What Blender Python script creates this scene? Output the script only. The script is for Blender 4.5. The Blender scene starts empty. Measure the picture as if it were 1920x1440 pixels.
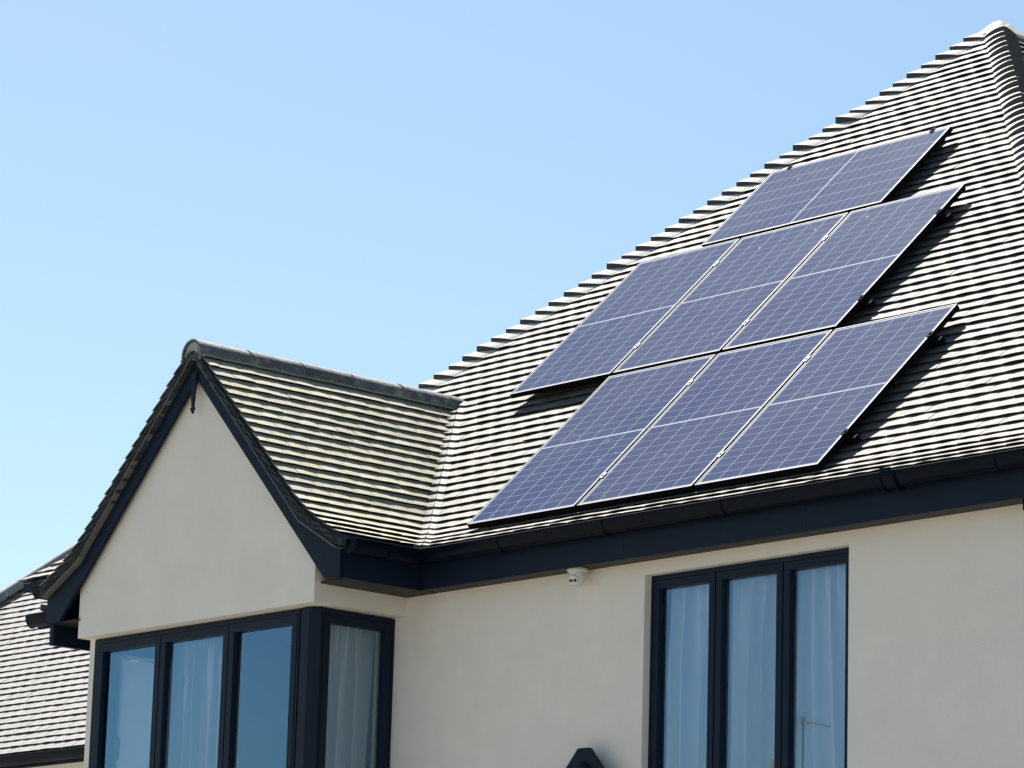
import bpy, math, random
from mathutils import Vector, Matrix, noise
random.seed(7)
R = math.radians
C = bpy.context.scene.collection
scene = bpy.context.scene
V3 = Vector

# ------------------------------------------------------------------ camera
GZ = -5.65                                   # ground level; z = 0 is the lower edge of the solar array
YAW, PITCH, ROLL = R(48.115), R(12.650), R(1.673)
fwd = V3((-math.sin(YAW) * math.cos(PITCH), math.cos(YAW) * math.cos(PITCH), math.sin(PITCH)))
rgt = V3((math.cos(YAW), math.sin(YAW), 0))
upv = rgt.cross(fwd)
r2 = math.cos(ROLL) * rgt + math.sin(ROLL) * upv
u2 = -math.sin(ROLL) * rgt + math.cos(ROLL) * upv
CAM = V3((16.706, -14.633, -4.048))
cam = bpy.data.cameras.new('camera')
cam.sensor_width = 36.0
cam.lens = 36.0 * 6606.0 / 1920.0
cam.clip_start, cam.clip_end = 0.1, 5000
co = bpy.data.objects.new('camera', cam)
C.objects.link(co)
M = Matrix((r2, u2, -fwd)).transposed().to_4x4()
M.translation = CAM
co.matrix_world = M
scene.camera = co

# ------------------------------------------------------------------ sky and sun
SUN = V3((-0.526, 0.268, 0.807)).normalized()
el = math.asin(SUN.z)
az = math.atan2(SUN.x, SUN.y)                # clockwise from +Y
w = bpy.data.worlds.new('World')
scene.world = w
w.use_nodes = True
nt = w.node_tree
bg = nt.nodes['Background']
sky = nt.nodes.new('ShaderNodeTexSky')
sky.sky_type = 'NISHITA'
sky.sun_disc = False
sky.sun_elevation = el
sky.sun_rotation = az
sky.altitude = 50
sky.air_density = 1.0
sky.dust_density = 0.75
sky.ozone_density = 3.0
hz = nt.nodes.new('ShaderNodeVectorMath'); hz.operation = 'MULTIPLY'; hz.inputs[1].default_value = (1.0, 1.05, 0.985)   # a slightly greener, hazier blue
nt.links.new(sky.outputs[0], hz.inputs[0]); nt.links.new(hz.outputs[0], bg.inputs[0])
bg.inputs[1].default_value = 0.05
sl = bpy.data.lights.new('sun', 'SUN')
sl.energy = 5.0
sl.angle = R(0.53)
sl.color = (1.0, 0.955, 0.88)
so = bpy.data.objects.new('sun', sl)
C.objects.link(so)
so.location = (-20, 10, 30)
so.rotation_euler = SUN.to_track_quat('Z', 'Y').to_euler()

scene.view_settings.view_transform = 'Standard'
scene.view_settings.look = 'None'
scene.view_settings.exposure = 1.45
scene.view_settings.gamma = 1.0
scene.render.engine = 'CYCLES'
scene.cycles.max_bounces = 8
scene.cycles.transparent_max_bounces = 12
scene.cycles.use_denoising = True

# ------------------------------------------------------------------ materials
def mat(name, col, rough=0.6, metal=0.0, spec=0.5, nscale=None, namp=0.0, bump=0.0, bscale=60.0, tint=0.0, coat=0.0):
    m = bpy.data.materials.new(name)
    m.use_nodes = True
    t = m.node_tree
    b = t.nodes['Principled BSDF']
    b.inputs['Base Color'].default_value = (*col, 1)
    b.inputs['Roughness'].default_value = rough
    b.inputs['Metallic'].default_value = metal
    b.inputs['Specular IOR Level'].default_value = spec
    b.inputs['Coat Weight'].default_value = coat
    last = None
    geo = t.nodes.new('ShaderNodeNewGeometry')
    if nscale:
        n = t.nodes.new('ShaderNodeTexNoise')
        n.inputs['Scale'].default_value = nscale
        n.inputs['Detail'].default_value = 6
        n.inputs['Roughness'].default_value = 0.65
        t.links.new(geo.outputs['Position'], n.inputs['Vector'])
        mr = t.nodes.new('ShaderNodeMapRange')
        mr.inputs[1].default_value, mr.inputs[2].default_value = 0.25, 0.75
        mr.inputs[3].default_value, mr.inputs[4].default_value = 1 - namp, 1 + namp
        t.links.new(n.outputs['Fac'], mr.inputs[0])
        last = mr.outputs[0]
    if tint:
        a = t.nodes.new('ShaderNodeAttribute')
        a.attribute_name = 'tint'
        mr = t.nodes.new('ShaderNodeMapRange')
        mr.inputs[3].default_value, mr.inputs[4].default_value = 1 - tint, 1 + tint
        t.links.new(a.outputs['Fac'], mr.inputs[0])
        if last is not None:
            mm = t.nodes.new('ShaderNodeMath'); mm.operation = 'MULTIPLY'
            t.links.new(last, mm.inputs[0]); t.links.new(mr.outputs[0], mm.inputs[1])
            last = mm.outputs[0]
        else:
            last = mr.outputs[0]
    if last is not None:
        vm = t.nodes.new('ShaderNodeVectorMath'); vm.operation = 'SCALE'
        vm.inputs[0].default_value = col
        t.links.new(last, vm.inputs['Scale'])
        t.links.new(vm.outputs[0], b.inputs['Base Color'])
    if bump:
        n2 = t.nodes.new('ShaderNodeTexNoise')
        n2.inputs['Scale'].default_value = bscale
        n2.inputs['Detail'].default_value = 4
        t.links.new(geo.outputs['Position'], n2.inputs['Vector'])
        bp = t.nodes.new('ShaderNodeBump')
        bp.inputs['Strength'].default_value = bump
        bp.inputs['Distance'].default_value = 0.01
        t.links.new(n2.outputs['Fac'], bp.inputs['Height'])
        t.links.new(bp.outputs[0], b.inputs['Normal'])
    return m

def patchy(m, col, scale, lo, hi, seed=0.0, stretch=(1, 1, 1), amount=1.0):
    """Mixes a second colour (lichen, dirt) into a material in noise-shaped patches."""
    t = m.node_tree
    b = t.nodes['Principled BSDF']
    src = b.inputs['Base Color'].links[0].from_socket if b.inputs['Base Color'].links else None
    geo = t.nodes.new('ShaderNodeNewGeometry')
    mp = t.nodes.new('ShaderNodeMapping')
    mp.inputs['Location'].default_value = (seed, seed * 1.7, seed * .6)
    mp.inputs['Scale'].default_value = stretch
    n = t.nodes.new('ShaderNodeTexNoise')
    n.inputs['Scale'].default_value = scale
    n.inputs['Detail'].default_value = 8
    n.inputs['Roughness'].default_value = 0.7
    t.links.new(geo.outputs['Position'], mp.inputs[0])
    t.links.new(mp.outputs[0], n.inputs['Vector'])
    mr = t.nodes.new('ShaderNodeMapRange')
    mr.inputs[1].default_value, mr.inputs[2].default_value = lo, hi
    mr.inputs[3].default_value, mr.inputs[4].default_value = 0, amount
    t.links.new(n.outputs['Fac'], mr.inputs[0])
    mx = t.nodes.new('ShaderNodeMix'); mx.data_type = 'RGBA'
    t.links.new(mr.outputs[0], mx.inputs[0])
    if src: t.links.new(src, mx.inputs[6])
    else: mx.inputs[6].default_value = b.inputs['Base Color'].default_value
    mx.inputs[7].default_value = (*col, 1)
    t.links.new(mx.outputs[2], b.inputs['Base Color'])
    return m

M_WALL = mat('cream_render', (0.735, 0.685, 0.612), 0.9, spec=0.2, nscale=3.0, namp=0.05, bump=0.25, bscale=140)
patchy(M_WALL, (0.67, 0.61, 0.535), 0.9, 0.52, 0.75, 3.0, (1, 1, .25), 0.35)
patchy(M_WALL, (0.22, 0.20, 0.18), 24, 0.735, 0.76, 9.0, (1, 1, 1), 0.7)
M_WALL2 = mat('white_render', (0.72, 0.70, 0.64), 0.9, spec=0.2, nscale=3.0, namp=0.04, bump=0.2, bscale=120)
M_TILE = mat('concrete_tile', (0.120, 0.113, 0.100), 0.69, spec=0.235, nscale=9.0, namp=0.30, bump=0.45, bscale=150, tint=0.22)
patchy(M_TILE, (0.075, 0.065, 0.05), 14, 0.60, 0.78, 5.0, (1, 1, 1), 0.7)
M_TILEG = mat('lichened_concrete_tile', (0.30, 0.275, 0.215), 0.72, spec=0.3, nscale=9.0, namp=0.2, bump=0.35, bscale=160, tint=0.16)
patchy(M_TILEG, (0.26, 0.25, 0.09), 5, 0.48, 0.70, 2.0, (1, 1, 1), 0.75)
patchy(M_TILEG, (0.33, 0.35, 0.04), 11, 0.53, 0.66, 8.0, (1, 1, 1), 0.75)
patchy(M_TILEG, (0.07, 0.065, 0.05), 26, 0.60, 0.74, 4.0, (1, 1, 1), 0.8)
M_TILEW = mat('pale_concrete_tile', (0.16, 0.158, 0.152), 0.68, spec=0.3, nscale=7.0, namp=0.12, bump=0.3, bscale=120, tint=0.10)
M_HIP = mat('bonnet_tile', (0.43, 0.415, 0.38), 0.8, spec=0.3, nscale=9.0, namp=0.25, bump=0.35, bscale=120, tint=0.15)
patchy(M_HIP, (0.10, 0.09, 0.07), 16, 0.60, 0.75, 3.0, (1, 1, 1), 0.7)
M_BUTT_SHADE = mat('tile_butt_shade', (0.06, 0.06, 0.06), 0.95, spec=0.1)  # near-black on tile butts and undersides, painting in the shade between courses
M_UNDER = mat('roof_underlay', (0.03, 0.03, 0.03), 0.95)
M_RIDGE = mat('dark_ridge_tile', (0.10, 0.105, 0.105), 0.75, nscale=12, namp=0.3, bump=0.5, bscale=90, tint=0.2)
patchy(M_RIDGE, (0.34, 0.34, 0.27), 11, 0.50, 0.68, 1.0, (1, 1, 1), 0.8)
patchy(M_RIDGE, (0.02, 0.02, 0.02), 22, 0.64, 0.72, 6.0, (1, 1, 1), 0.9)
M_CAP = mat('grey_hip_cap', (0.16, 0.17, 0.18), 0.7, nscale=8, namp=0.15, tint=0.15)
M_MORT = mat('mortar', (0.34, 0.35, 0.30), 0.9, nscale=20, namp=0.2)
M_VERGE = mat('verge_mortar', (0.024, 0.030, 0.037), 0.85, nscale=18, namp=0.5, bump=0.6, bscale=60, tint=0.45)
M_CLOAK = mat('undercloak_board', (0.12, 0.11, 0.095), 0.85, nscale=10, namp=0.2)
M_ANT = mat('anthracite_board', (0.0050, 0.0120, 0.026), 0.5, spec=0.14, nscale=4, namp=0.15)
M_FRAME = mat('anthracite_frame', (0.0050, 0.0120, 0.026), 0.45, spec=0.16)
M_GUT = mat('black_gutter', (0.002, 0.005, 0.011), 0.30, spec=0.07, nscale=6, namp=0.2)
M_SOFF = mat('brown_soffit', (0.012, 0.009, 0.007), 0.6)
M_ALU = mat('aluminium', (0.15, 0.15, 0.155), 0.6, metal=0.5)
M_BLK = mat('black_metal', (0.006, 0.006, 0.008), 0.9, spec=0.05)
M_STEEL = mat('clamp_steel', (0.20, 0.20, 0.19), 0.6, metal=0.5)
M_CAMW = mat('white_plastic', (0.62, 0.61, 0.56), 0.4)
M_HAND = mat('grey_handle', (0.20, 0.22, 0.24), 0.4)
M_LENS = mat('black_lens', (0.004, 0.004, 0.005), 0.08)
M_ROOMW = mat('room_wall', (0.45, 0.44, 0.42), 0.9)
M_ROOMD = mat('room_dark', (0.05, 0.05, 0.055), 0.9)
M_CURT = mat('sheer_curtain', (0.95, 0.95, 0.95), 0.9, spec=0.1)
M_BLIND = mat('pale_blind', (0.80, 0.82, 0.80), 0.9, spec=0.1)
M_LAMP = mat('grey_shade', (0.30, 0.29, 0.27), 0.9)
for m_, tw in ((M_CURT, 0.08), (M_BLIND, 0.75)):
    t_ = m_.node_tree
    tr = t_.nodes.new('ShaderNodeBsdfTranslucent'); tr.inputs[0].default_value = (0.85, 0.87, 0.88, 1)
    mx = t_.nodes.new('ShaderNodeMixShader'); mx.inputs[0].default_value = tw
    t_.links.new(t_.nodes['Principled BSDF'].outputs[0], mx.inputs[1]); t_.links.new(tr.outputs[0], mx.inputs[2])
    t_.links.new(mx.outputs[0], t_.nodes['Material Output'].inputs[0])
M_CURT2 = M_CURT.copy(); M_CURT2.name = 'close_woven_curtain'
# a sheer weave: seen square-on it lets more of the room show through than along a fold
t_ = M_CURT.node_tree
lw = t_.nodes.new('ShaderNodeLayerWeight'); lw.inputs[0].default_value = 0.5
ml = t_.nodes.new('ShaderNodeMapRange'); ml.inputs[1].default_value, ml.inputs[2].default_value = 0.15, 0.75
ml.inputs[3].default_value, ml.inputs[4].default_value = 0.42, 0.0
tp = t_.nodes.new('ShaderNodeBsdfTransparent'); m_x = t_.nodes.new('ShaderNodeMixShader')
old = t_.nodes['Material Output'].inputs[0].links[0].from_socket
t_.links.new(lw.outputs['Facing'], ml.inputs[0]); t_.links.new(ml.outputs[0], m_x.inputs[0])
t_.links.new(old, m_x.inputs[1]); t_.links.new(tp.outputs[0], m_x.inputs[2]); t_.links.new(m_x.outputs[0], t_.nodes['Material Output'].inputs[0])
M_GRASS = mat('garden_ground', (0.19, 0.18, 0.155), 0.95, nscale=0.3, namp=0.25)

def glass_mat():
    m = bpy.data.materials.new('window_glass'); m.use_nodes = True
    t = m.node_tree
    t.nodes.remove(t.nodes['Principled BSDF'])
    tr = t.nodes.new('ShaderNodeBsdfTransparent'); tr.inputs[0].default_value = (0.93, 0.98, 1.0, 1)
    gl = t.nodes.new('ShaderNodeBsdfGlossy'); gl.inputs['Color'].default_value = (0.39, 0.70, 1.0, 1); gl.inputs['Roughness'].default_value = 0.0
    fr = t.nodes.new('ShaderNodeFresnel'); fr.inputs[0].default_value = 1.52
    mm = t.nodes.new('ShaderNodeMath'); mm.operation = 'MULTIPLY'; mm.inputs[1].default_value = 4.4; mm.use_clamp = True
    mx = t.nodes.new('ShaderNodeMixShader')
    t.links.new(fr.outputs[0], mm.inputs[0]); t.links.new(mm.outputs[0], mx.inputs[0])
    t.links.new(tr.outputs[0], mx.inputs[1]); t.links.new(gl.outputs[0], mx.inputs[2])
    t.links.new(mx.outputs[0], t.nodes['Material Output'].inputs[0])
    return m
M_GLASS = glass_mat()

def cell_mat():
    """Half-cut polycrystalline cells: 6 columns by 2 x 10 rows, drawn from the panel's own UV map."""
    m = bpy.data.materials.new('solar_cells'); m.use_nodes = True
    t = m.node_tree; b = t.nodes['Principled BSDF']; L = t.links.new
    def math_(op, a, b_=None, clamp=False):
        n = t.nodes.new('ShaderNodeMath'); n.operation = op; n.use_clamp = clamp
        for i, x in enumerate((a, b_)):
            if x is None: continue
            if isinstance(x, (int, float)): n.inputs[i].default_value = x
            else: L(x, n.inputs[i])
        return n.outputs[0]
    uv = t.nodes.new('ShaderNodeUVMap'); uv.uv_map = 'UVMap'
    sx = t.nodes.new('ShaderNodeSeparateXYZ'); L(uv.outputs[0], sx.inputs[0])
    u, v = sx.outputs[0], sx.outputs[1]          # metres on the laminate
    W, H = 0.988, 1.692
    cw = (W - 0.036) / 6
    uu = math_('DIVIDE', math_('SUBTRACT', u, 0.018), cw)
    half = math_('ABSOLUTE', math_('SUBTRACT', v, H / 2))
    ch = (H / 2 - 0.007 - 0.020) / 10
    vv = math_('DIVIDE', math_('SUBTRACT', half, 0.007), ch)
    def line(x, wdt):                           # 1 on a line between cells
        f = math_('FRACT', x)
        d = math_('MINIMUM', f, math_('SUBTRACT', 1.0, f))
        return math_('LESS_THAN', d, wdt)
    lu = line(uu, 0.0030 / cw)
    lv = line(vv, 0.0019 / ch)
    out = math_('MAXIMUM', math_('LESS_THAN', uu, 0.0), math_('GREATER_THAN', uu, 6.0))
    out = math_('MAXIMUM', out, math_('MAXIMUM', math_('LESS_THAN', vv, 0.0), math_('GREATER_THAN', vv, 10.0)))
    grid = math_('MAXIMUM', math_('MULTIPLY', lu, 0.74), math_('MULTIPLY', lv, 0.60))
    white = math_('MAXIMUM', grid, out)
    bus = math_('MULTIPLY', line(math_('MULTIPLY', uu, 5.0), 0.035), 0.10)
    white = math_('MAXIMUM', white, bus)
    # crystal mottling, and one tone per cell
    ob = t.nodes.new('ShaderNodeObjectInfo')
    cx = t.nodes.new('ShaderNodeCombineXYZ')
    L(math_('FLOOR', uu), cx.inputs[0]); L(math_('FLOOR', math_('DIVIDE', v, ch)), cx.inputs[1]); L(math_('MULTIPLY', ob.outputs['Random'], 37.0), cx.inputs[2])
    wn = t.nodes.new('ShaderNodeTexWhiteNoise'); wn.noise_dimensions = '3D'; L(cx.outputs[0], wn.inputs['Vector'])
    vo = t.nodes.new('ShaderNodeTexVoronoi'); vo.inputs['Scale'].default_value = 55; L(uv.outputs[0], vo.inputs['Vector'])
    sep = t.nodes.new('ShaderNodeSeparateColor'); L(vo.outputs['Color'], sep.inputs[0])
    no = t.nodes.new('ShaderNodeTexNoise'); no.inputs['Scale'].default_value = 1.6; no.inputs['Detail'].default_value = 4
    geo = t.nodes.new('ShaderNodeNewGeometry'); L(geo.outputs['Position'], no.inputs['Vector'])
    tone = math_('ADD', math_('MULTIPLY', wn.outputs['Value'], 0.30), math_('MULTIPLY', sep.outputs[0], 0.45))
    tone = math_('ADD', tone, math_('MULTIPLY', no.outputs['Fac'], 0.5))
    tone = math_('ADD', tone, math_('MULTIPLY', math_('SUBTRACT', ob.outputs['Random'], 0.5), 0.35))
    rmp = t.nodes.new('ShaderNodeMix'); rmp.data_type = 'RGBA'
    L(math_('MULTIPLY', tone, 0.85, True), rmp.inputs[0])
    rmp.inputs[6].default_value = (0.007, 0.018, 0.084, 1); rmp.inputs[7].default_value = (0.026, 0.041, 0.108, 1)
    mx = t.nodes.new('ShaderNodeMix'); mx.data_type = 'RGBA'
    L(white, mx.inputs[0]); L(rmp.outputs[2], mx.inputs[6]); mx.inputs[7].default_value = (0.36, 0.38, 0.43, 1)
    # dust and bird droppings; the broad grey dust layer paints in uneven glare
    n2 = t.nodes.new('ShaderNodeTexNoise'); n2.inputs['Scale'].default_value = 17; n2.inputs['Detail'].default_value = 5
    L(geo.outputs['Position'], n2.inputs['Vector'])
    sp = t.nodes.new('ShaderNodeMapRange'); sp.inputs[1].default_value, sp.inputs[2].default_value = 0.70, 0.76
    sp.inputs[3].default_value, sp.inputs[4].default_value = 0.0, 0.6
    L(n2.outputs['Fac'], sp.inputs[0])
    m2 = t.nodes.new('ShaderNodeMix'); m2.data_type = 'RGBA'
    L(sp.outputs[0], m2.inputs[0]); L(mx.outputs[2], m2.inputs[6]); m2.inputs[7].default_value = (0.5, 0.5, 0.47, 1)
    n3 = t.nodes.new('ShaderNodeTexNoise'); n3.inputs['Scale'].default_value = 1.1; n3.inputs['Detail'].default_value = 7; n3.inputs['Roughness'].default_value = 0.7
    L(geo.outputs['Position'], n3.inputs['Vector'])
    du = t.nodes.new('ShaderNodeMapRange'); du.inputs[1].default_value, du.inputs[2].default_value = 0.38, 0.68
    du.inputs[3].default_value, du.inputs[4].default_value = 0.0, 0.22
    L(n3.outputs['Fac'], du.inputs[0])
    m3 = t.nodes.new('ShaderNodeMix'); m3.data_type = 'RGBA'
    L(du.outputs[0], m3.inputs[0]); L(m2.outputs[2], m3.inputs[6]); m3.inputs[7].default_value = (0.11, 0.115, 0.125, 1)
    L(m3.outputs[2], b.inputs['Base Color'])
    b.inputs['Roughness'].default_value = 0.10
    b.inputs['Specular IOR Level'].default_value = 0.13
    return m
M_CELL = cell_mat()

# ------------------------------------------------------------------ mesh helpers
class MB:
    def __init__(s):
        s.v, s.f, s.m, s.t = [], [], [], []
    def face(s, pts, mi=0, tint=0.5):
        i = len(s.v); s.v.extend(tuple(p) for p in pts)
        s.f.append(tuple(range(i, i + len(pts)))); s.m.append(mi); s.t.append(tint)
    def grid(s, rows, mi=0, tint=0.5, closed=False):
        i = len(s.v); n = len(rows[0])
        for r in rows: s.v.extend(tuple(p) for p in r)
        for a in range(len(rows) - 1):
            for b in range(n if closed else n - 1):
                c = (b + 1) % n
                s.f.append((i + a * n + b, i + a * n + c, i + (a + 1) * n + c, i + (a + 1) * n + b)); s.m.append(mi); s.t.append(tint)
    def box(s, lo, hi, mi=0, tint=0.5, fr=None):
        P = [V3((x, y, z)) for z in (lo[2], hi[2]) for y in (lo[1], hi[1]) for x in (lo[0], hi[0])]
        if fr: P = [fr(p) for p in P]
        i = len(s.v); s.v.extend(tuple(p) for p in P)
        for q in ((0, 2, 3, 1), (4, 5, 7, 6), (0, 1, 5, 4), (2, 6, 7, 3), (0, 4, 6, 2), (1, 3, 7, 5)):
            s.f.append(tuple(i + k for k in q)); s.m.append(mi); s.t.append(tint)
    def prism(s, poly, off, mi=0, tint=0.5):
        """poly: list of 3-D points in one plane, extruded by off."""
        a = [V3(p) for p in poly]; b = [p + V3(off) for p in a]
        n = len(a); i = len(s.v); s.v.extend(tuple(p) for p in a + b)
        s.f.append(tuple(i + k for k in range(n))); s.f.append(tuple(i + n + k for k in reversed(range(n))))
        s.m += [mi, mi]; s.t += [tint, tint]
        for k in range(n):
            c = (k + 1) % n
            s.f.append((i + k, i + n + k, i + n + c, i + c)); s.m.append(mi); s.t.append(tint)
    def lathe(s, O, axis, prof, n=24, mi=0, tint=0.5):
        ax = V3(axis).normalized(); q = ax.orthogonal().normalized(); r = ax.cross(q)
        rows = [[V3(O) + ax * h + (q * math.cos(2 * math.pi * k / n) + r * math.sin(2 * math.pi * k / n)) * rad for k in range(n)] for h, rad in prof]
        s.grid(rows, mi, tint, True)
        s.face(list(reversed(rows[0])), mi, tint); s.face(rows[-1], mi, tint)
    def tube(s, a, b, r, n=10, mi=0, tint=0.5):
        a, b = V3(a), V3(b); s.lathe(a, b - a, [(0, r), ((b - a).length, r)], n, mi, tint)

def obj(name, mb, mats, parent=None, smooth=False, uv=None, inv=True, bevel=0.0):
    me = bpy.data.meshes.new(name)
    me.from_pydata(mb.v, [], mb.f)
    for m in (mats if isinstance(mats, (list, tuple)) else [mats]): me.materials.append(m)
    me.polygons.foreach_set('material_index', mb.m)
    at = me.attributes.new('tint', 'FLOAT', 'FACE'); at.data.foreach_set('value', mb.t)
    if uv:
        l = me.uv_layers.new(name='UVMap')
        for lp in me.loops: l.data[lp.index].uv = uv(me.vertices[lp.vertex_index].co)
    if smooth:
        me.polygons.foreach_set('use_smooth', [True] * len(me.polygons))
        try: me.set_sharp_from_angle(angle=R(40))
        except Exception: pass
    me.validate(); me.update()
    o = bpy.data.objects.new(name, me); C.objects.link(o)
    if parent is not None:
        o.parent = parent
        if inv: o.matrix_parent_inverse = Matrix.Translation(root_of(parent)).inverted() if parent.type == 'EMPTY' else Matrix.Identity(4)
    if bevel:
        bv = o.modifiers.new('bevel', 'BEVEL'); bv.width = bevel; bv.segments = 2; bv.limit_method = 'ANGLE'; bv.angle_limit = R(50)
    return o
def root_of(p): return p.location
def tag(o, label=None, cat=None, group=None, kind=None):
    if label: o['label'] = label
    if cat: o['category'] = cat
    if group: o['group'] = group
    if kind: o['kind'] = kind
    return o
def thing(name, label, cat, loc=(0, 0, 0), group=None):
    o = bpy.data.objects.new(name, None); C.objects.link(o); o.location = loc; o.empty_display_size = 0.3
    return tag(o, label, cat, group)

# ------------------------------------------------------------------ roof profile: bell-cast eaves, then the straight slope
G = 0.103
def profile(theta, n, kick=(26, 28, 30, 34, 40, 40.5)):
    Y, Z = [0.0], [0.0]
    for k in range(n):
        a = R(kick[k]) if k < len(kick) else R(theta)
        Y.append(Y[-1] + G * math.cos(a)); Z.append(Z[-1] + G * math.sin(a))
    return Y, Z
def at_k(P, k):
    i = max(0, min(len(P) - 2, int(math.floor(k)))); f = k - i
    return P[i] + (P[i + 1] - P[i]) * f
def d_of_z(Y, Z, z):
    for i in range(len(Z) - 1):
        if z <= Z[i + 1] or i == len(Z) - 2:
            return Y[i] + (Y[i + 1] - Y[i]) * (z - Z[i]) / (Z[i + 1] - Z[i])
TW, TT = 0.165, 0.0165
def tile_face(mb, O, e, wv, Y, Z, n, segs, seed, T=TT, lim=None, zig=0.5, base_mi=1, cam_=0.0028):
    """Lays every plain tile of one roof face. segs(k) -> list of (lo, hi) along e at course k (k may be fractional)."""
    O, e, wv = V3(O), V3(e), V3(wv); up = V3((0, 0, 1)); rnd = random.Random(seed)
    def pt(a, k, lift=0.0):
        i = max(0, min(len(Y) - 2, int(math.floor(k))))
        dy, dz = Y[i + 1] - Y[i], Z[i + 1] - Z[i]; l = math.hypot(dy, dz)
        return O + e * a + wv * (at_k(Y, k) - dz / l * lift) + up * (at_k(Z, k) + dy / l * lift)
    flip = e.cross(wv).z < 0
    def F(p, mi, ti):
        mb.face(list(reversed(p)) if flip else p, mi, ti)
    for k in range(n):
        s0, s1 = segs(k), segs(k + 1)
        for (l0, h0), (l1, h1) in zip(s0, s1):
            if h0 - l0 < 0.004: continue
            h1_, l1_ = max(h1, l1), l1
            F([pt(l0, k, -.012), pt(h0, k, -.012), pt(h1_, k + 1, -.012), pt(l1_, k + 1, -.012)], base_mi, 0.5)
        sT = segs(k + 1.14)
        off = (zig if k % 2 else 0.0) * TW + rnd.uniform(-.004, .004)
        for (l0, h0), (l1, h1) in zip(s0, sT):
            if lim: l0, h0, l1, h1 = max(l0, lim[0]), min(h0, lim[1]), max(l1, lim[0]), min(h1, lim[1])
            j = math.floor((min(l0, l1) - off) / TW)
            while True:
                a0 = off + j * TW; a1 = a0 + TW - 0.0028; j += 1
                if a0 > max(h0, h1): break
                b0, b1, c0, c1 = max(a0, l0), min(a1, h0), max(a0, l1), min(a1, h1)
                if b1 - b0 < 0.012 and c1 - c0 < 0.012: continue
                b1, c1 = max(b0, b1), max(c0, c1)
                ti = min(1, max(0, rnd.gauss(0.5, 0.28))); t = T + rnd.gauss(0, .0008) + .0035 * noise.noise(V3((a0 * 1.4, k * .9, seed * 7.3)))
                tl, cm, bw = rnd.gauss(0, .0012), cam_ * rnd.uniform(.3, 1.7), rnd.gauss(0, .014)
                N = 5
                bt, tp, lo, bb = [], [], [], []
                for i in range(N):
                    f = i / (N - 1); q = 1 - (2 * f - 1) ** 2
                    lf = t + cm * q + tl * (2 * f - 1)
                    bt.append(pt(b0 + (b1 - b0) * f, k + bw, lf))
                    bb.append(pt(b0 + (b1 - b0) * f, k + bw + .01, lf - .0065)); lo.append(pt(b0 + (b1 - b0) * f, k + .55, lf - .015))
                    tp.append(pt(c0 + (c1 - c0) * f, k + 1.14, 0.0002 + cm * q * .3))
                for i in range(N - 1):
                    F([bt[i], bt[i + 1], tp[i + 1], tp[i]], 0, ti)
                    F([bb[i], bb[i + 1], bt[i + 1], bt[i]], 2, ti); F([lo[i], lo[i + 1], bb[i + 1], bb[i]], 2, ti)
                F([lo[0], bb[0], bt[0], tp[0]], 0, ti); F([bt[-1], bb[-1], lo[-1], tp[-1]], 0, ti)

# main roof dimensions
EY, EZ = -0.189, -0.155                     # eave edge of the front slope
XL, XR = -4.44, 5.36                        # eave corners
HALF = (XR - XL) / 2
TH = 44.03
NM = 6 + int((HALF - 0.517) / (G * math.cos(R(TH)))) + 2
MY, MZ = profile(TH, NM)
GXC, GHW, GPH = -1.86, 1.645, 45.7          # front gable: ridge line, half width, pitch
NGT = 6 + int((GHW - 0.517) / (G * math.cos(R(GPH)))) + 2
GY_, GZ_ = profile(GPH, NGT)
GYF = -0.868                                # front edge of the gable's tiles
ridge_z = at_k(GZ_, 6 + (GHW - GY_[6]) / (G * math.cos(R(GPH))))
KR = 0                                      # main-roof course at the gable's ridge
while MZ[KR] < ridge_z: KR += 1
KA = 6 + (HALF - MY[6]) / (G * math.cos(R(TH)))          # apex course

house = thing('house', 'cream rendered house with grey tiled hip roof, steep front gable and dark trim', 'house', (0, 0, GZ))
mb = MB()
def segs_main(k):
    d = at_k(MY, k); z = at_k(MZ, k)
    lo, hi = XL + d, XR - d
    if hi < lo: lo = hi = (lo + hi) / 2
    if z < ridge_z:
        g = d_of_z(GY_, GZ_, z)
        return [(lo, max(lo, GXC - GHW + g)), (min(GXC + GHW - g, hi), hi)]
    return [(lo, lo), (lo, hi)]
nc = int(KA)
tile_face(mb, (0, EY, EZ), (1, 0, 0), (0, 1, 0), MY, MZ, nc, segs_main, 1)
# side faces of the hipped roof
def segs_side(k):
    d = min(at_k(MY, k), HALF)
    return [(d, 2 * HALF - d)]
tile_face(mb, (XR, EY, EZ), (0, 1, 0), (-1, 0, 0), MY, MZ, nc, segs_side, 2)
tile_face(mb, (XL, EY, EZ), (0, 1, 0), (1, 0, 0), MY, MZ, nc, segs_side, 3, lim=(0, 5.2))
tile_face(mb, (0, EY + 2 * HALF, EZ), (1, 0, 0), (0, -1, 0), MY, MZ, nc, lambda k: [(XL + min(at_k(MY, k), HALF), XR - min(at_k(MY, k), HALF))], 4, lim=(0, 0))
main_roof = obj('roof', mb, [M_TILE, M_UNDER, M_BUTT_SHADE], house)
main_roof['label'] = 'large grey tiled hip roof'

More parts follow.
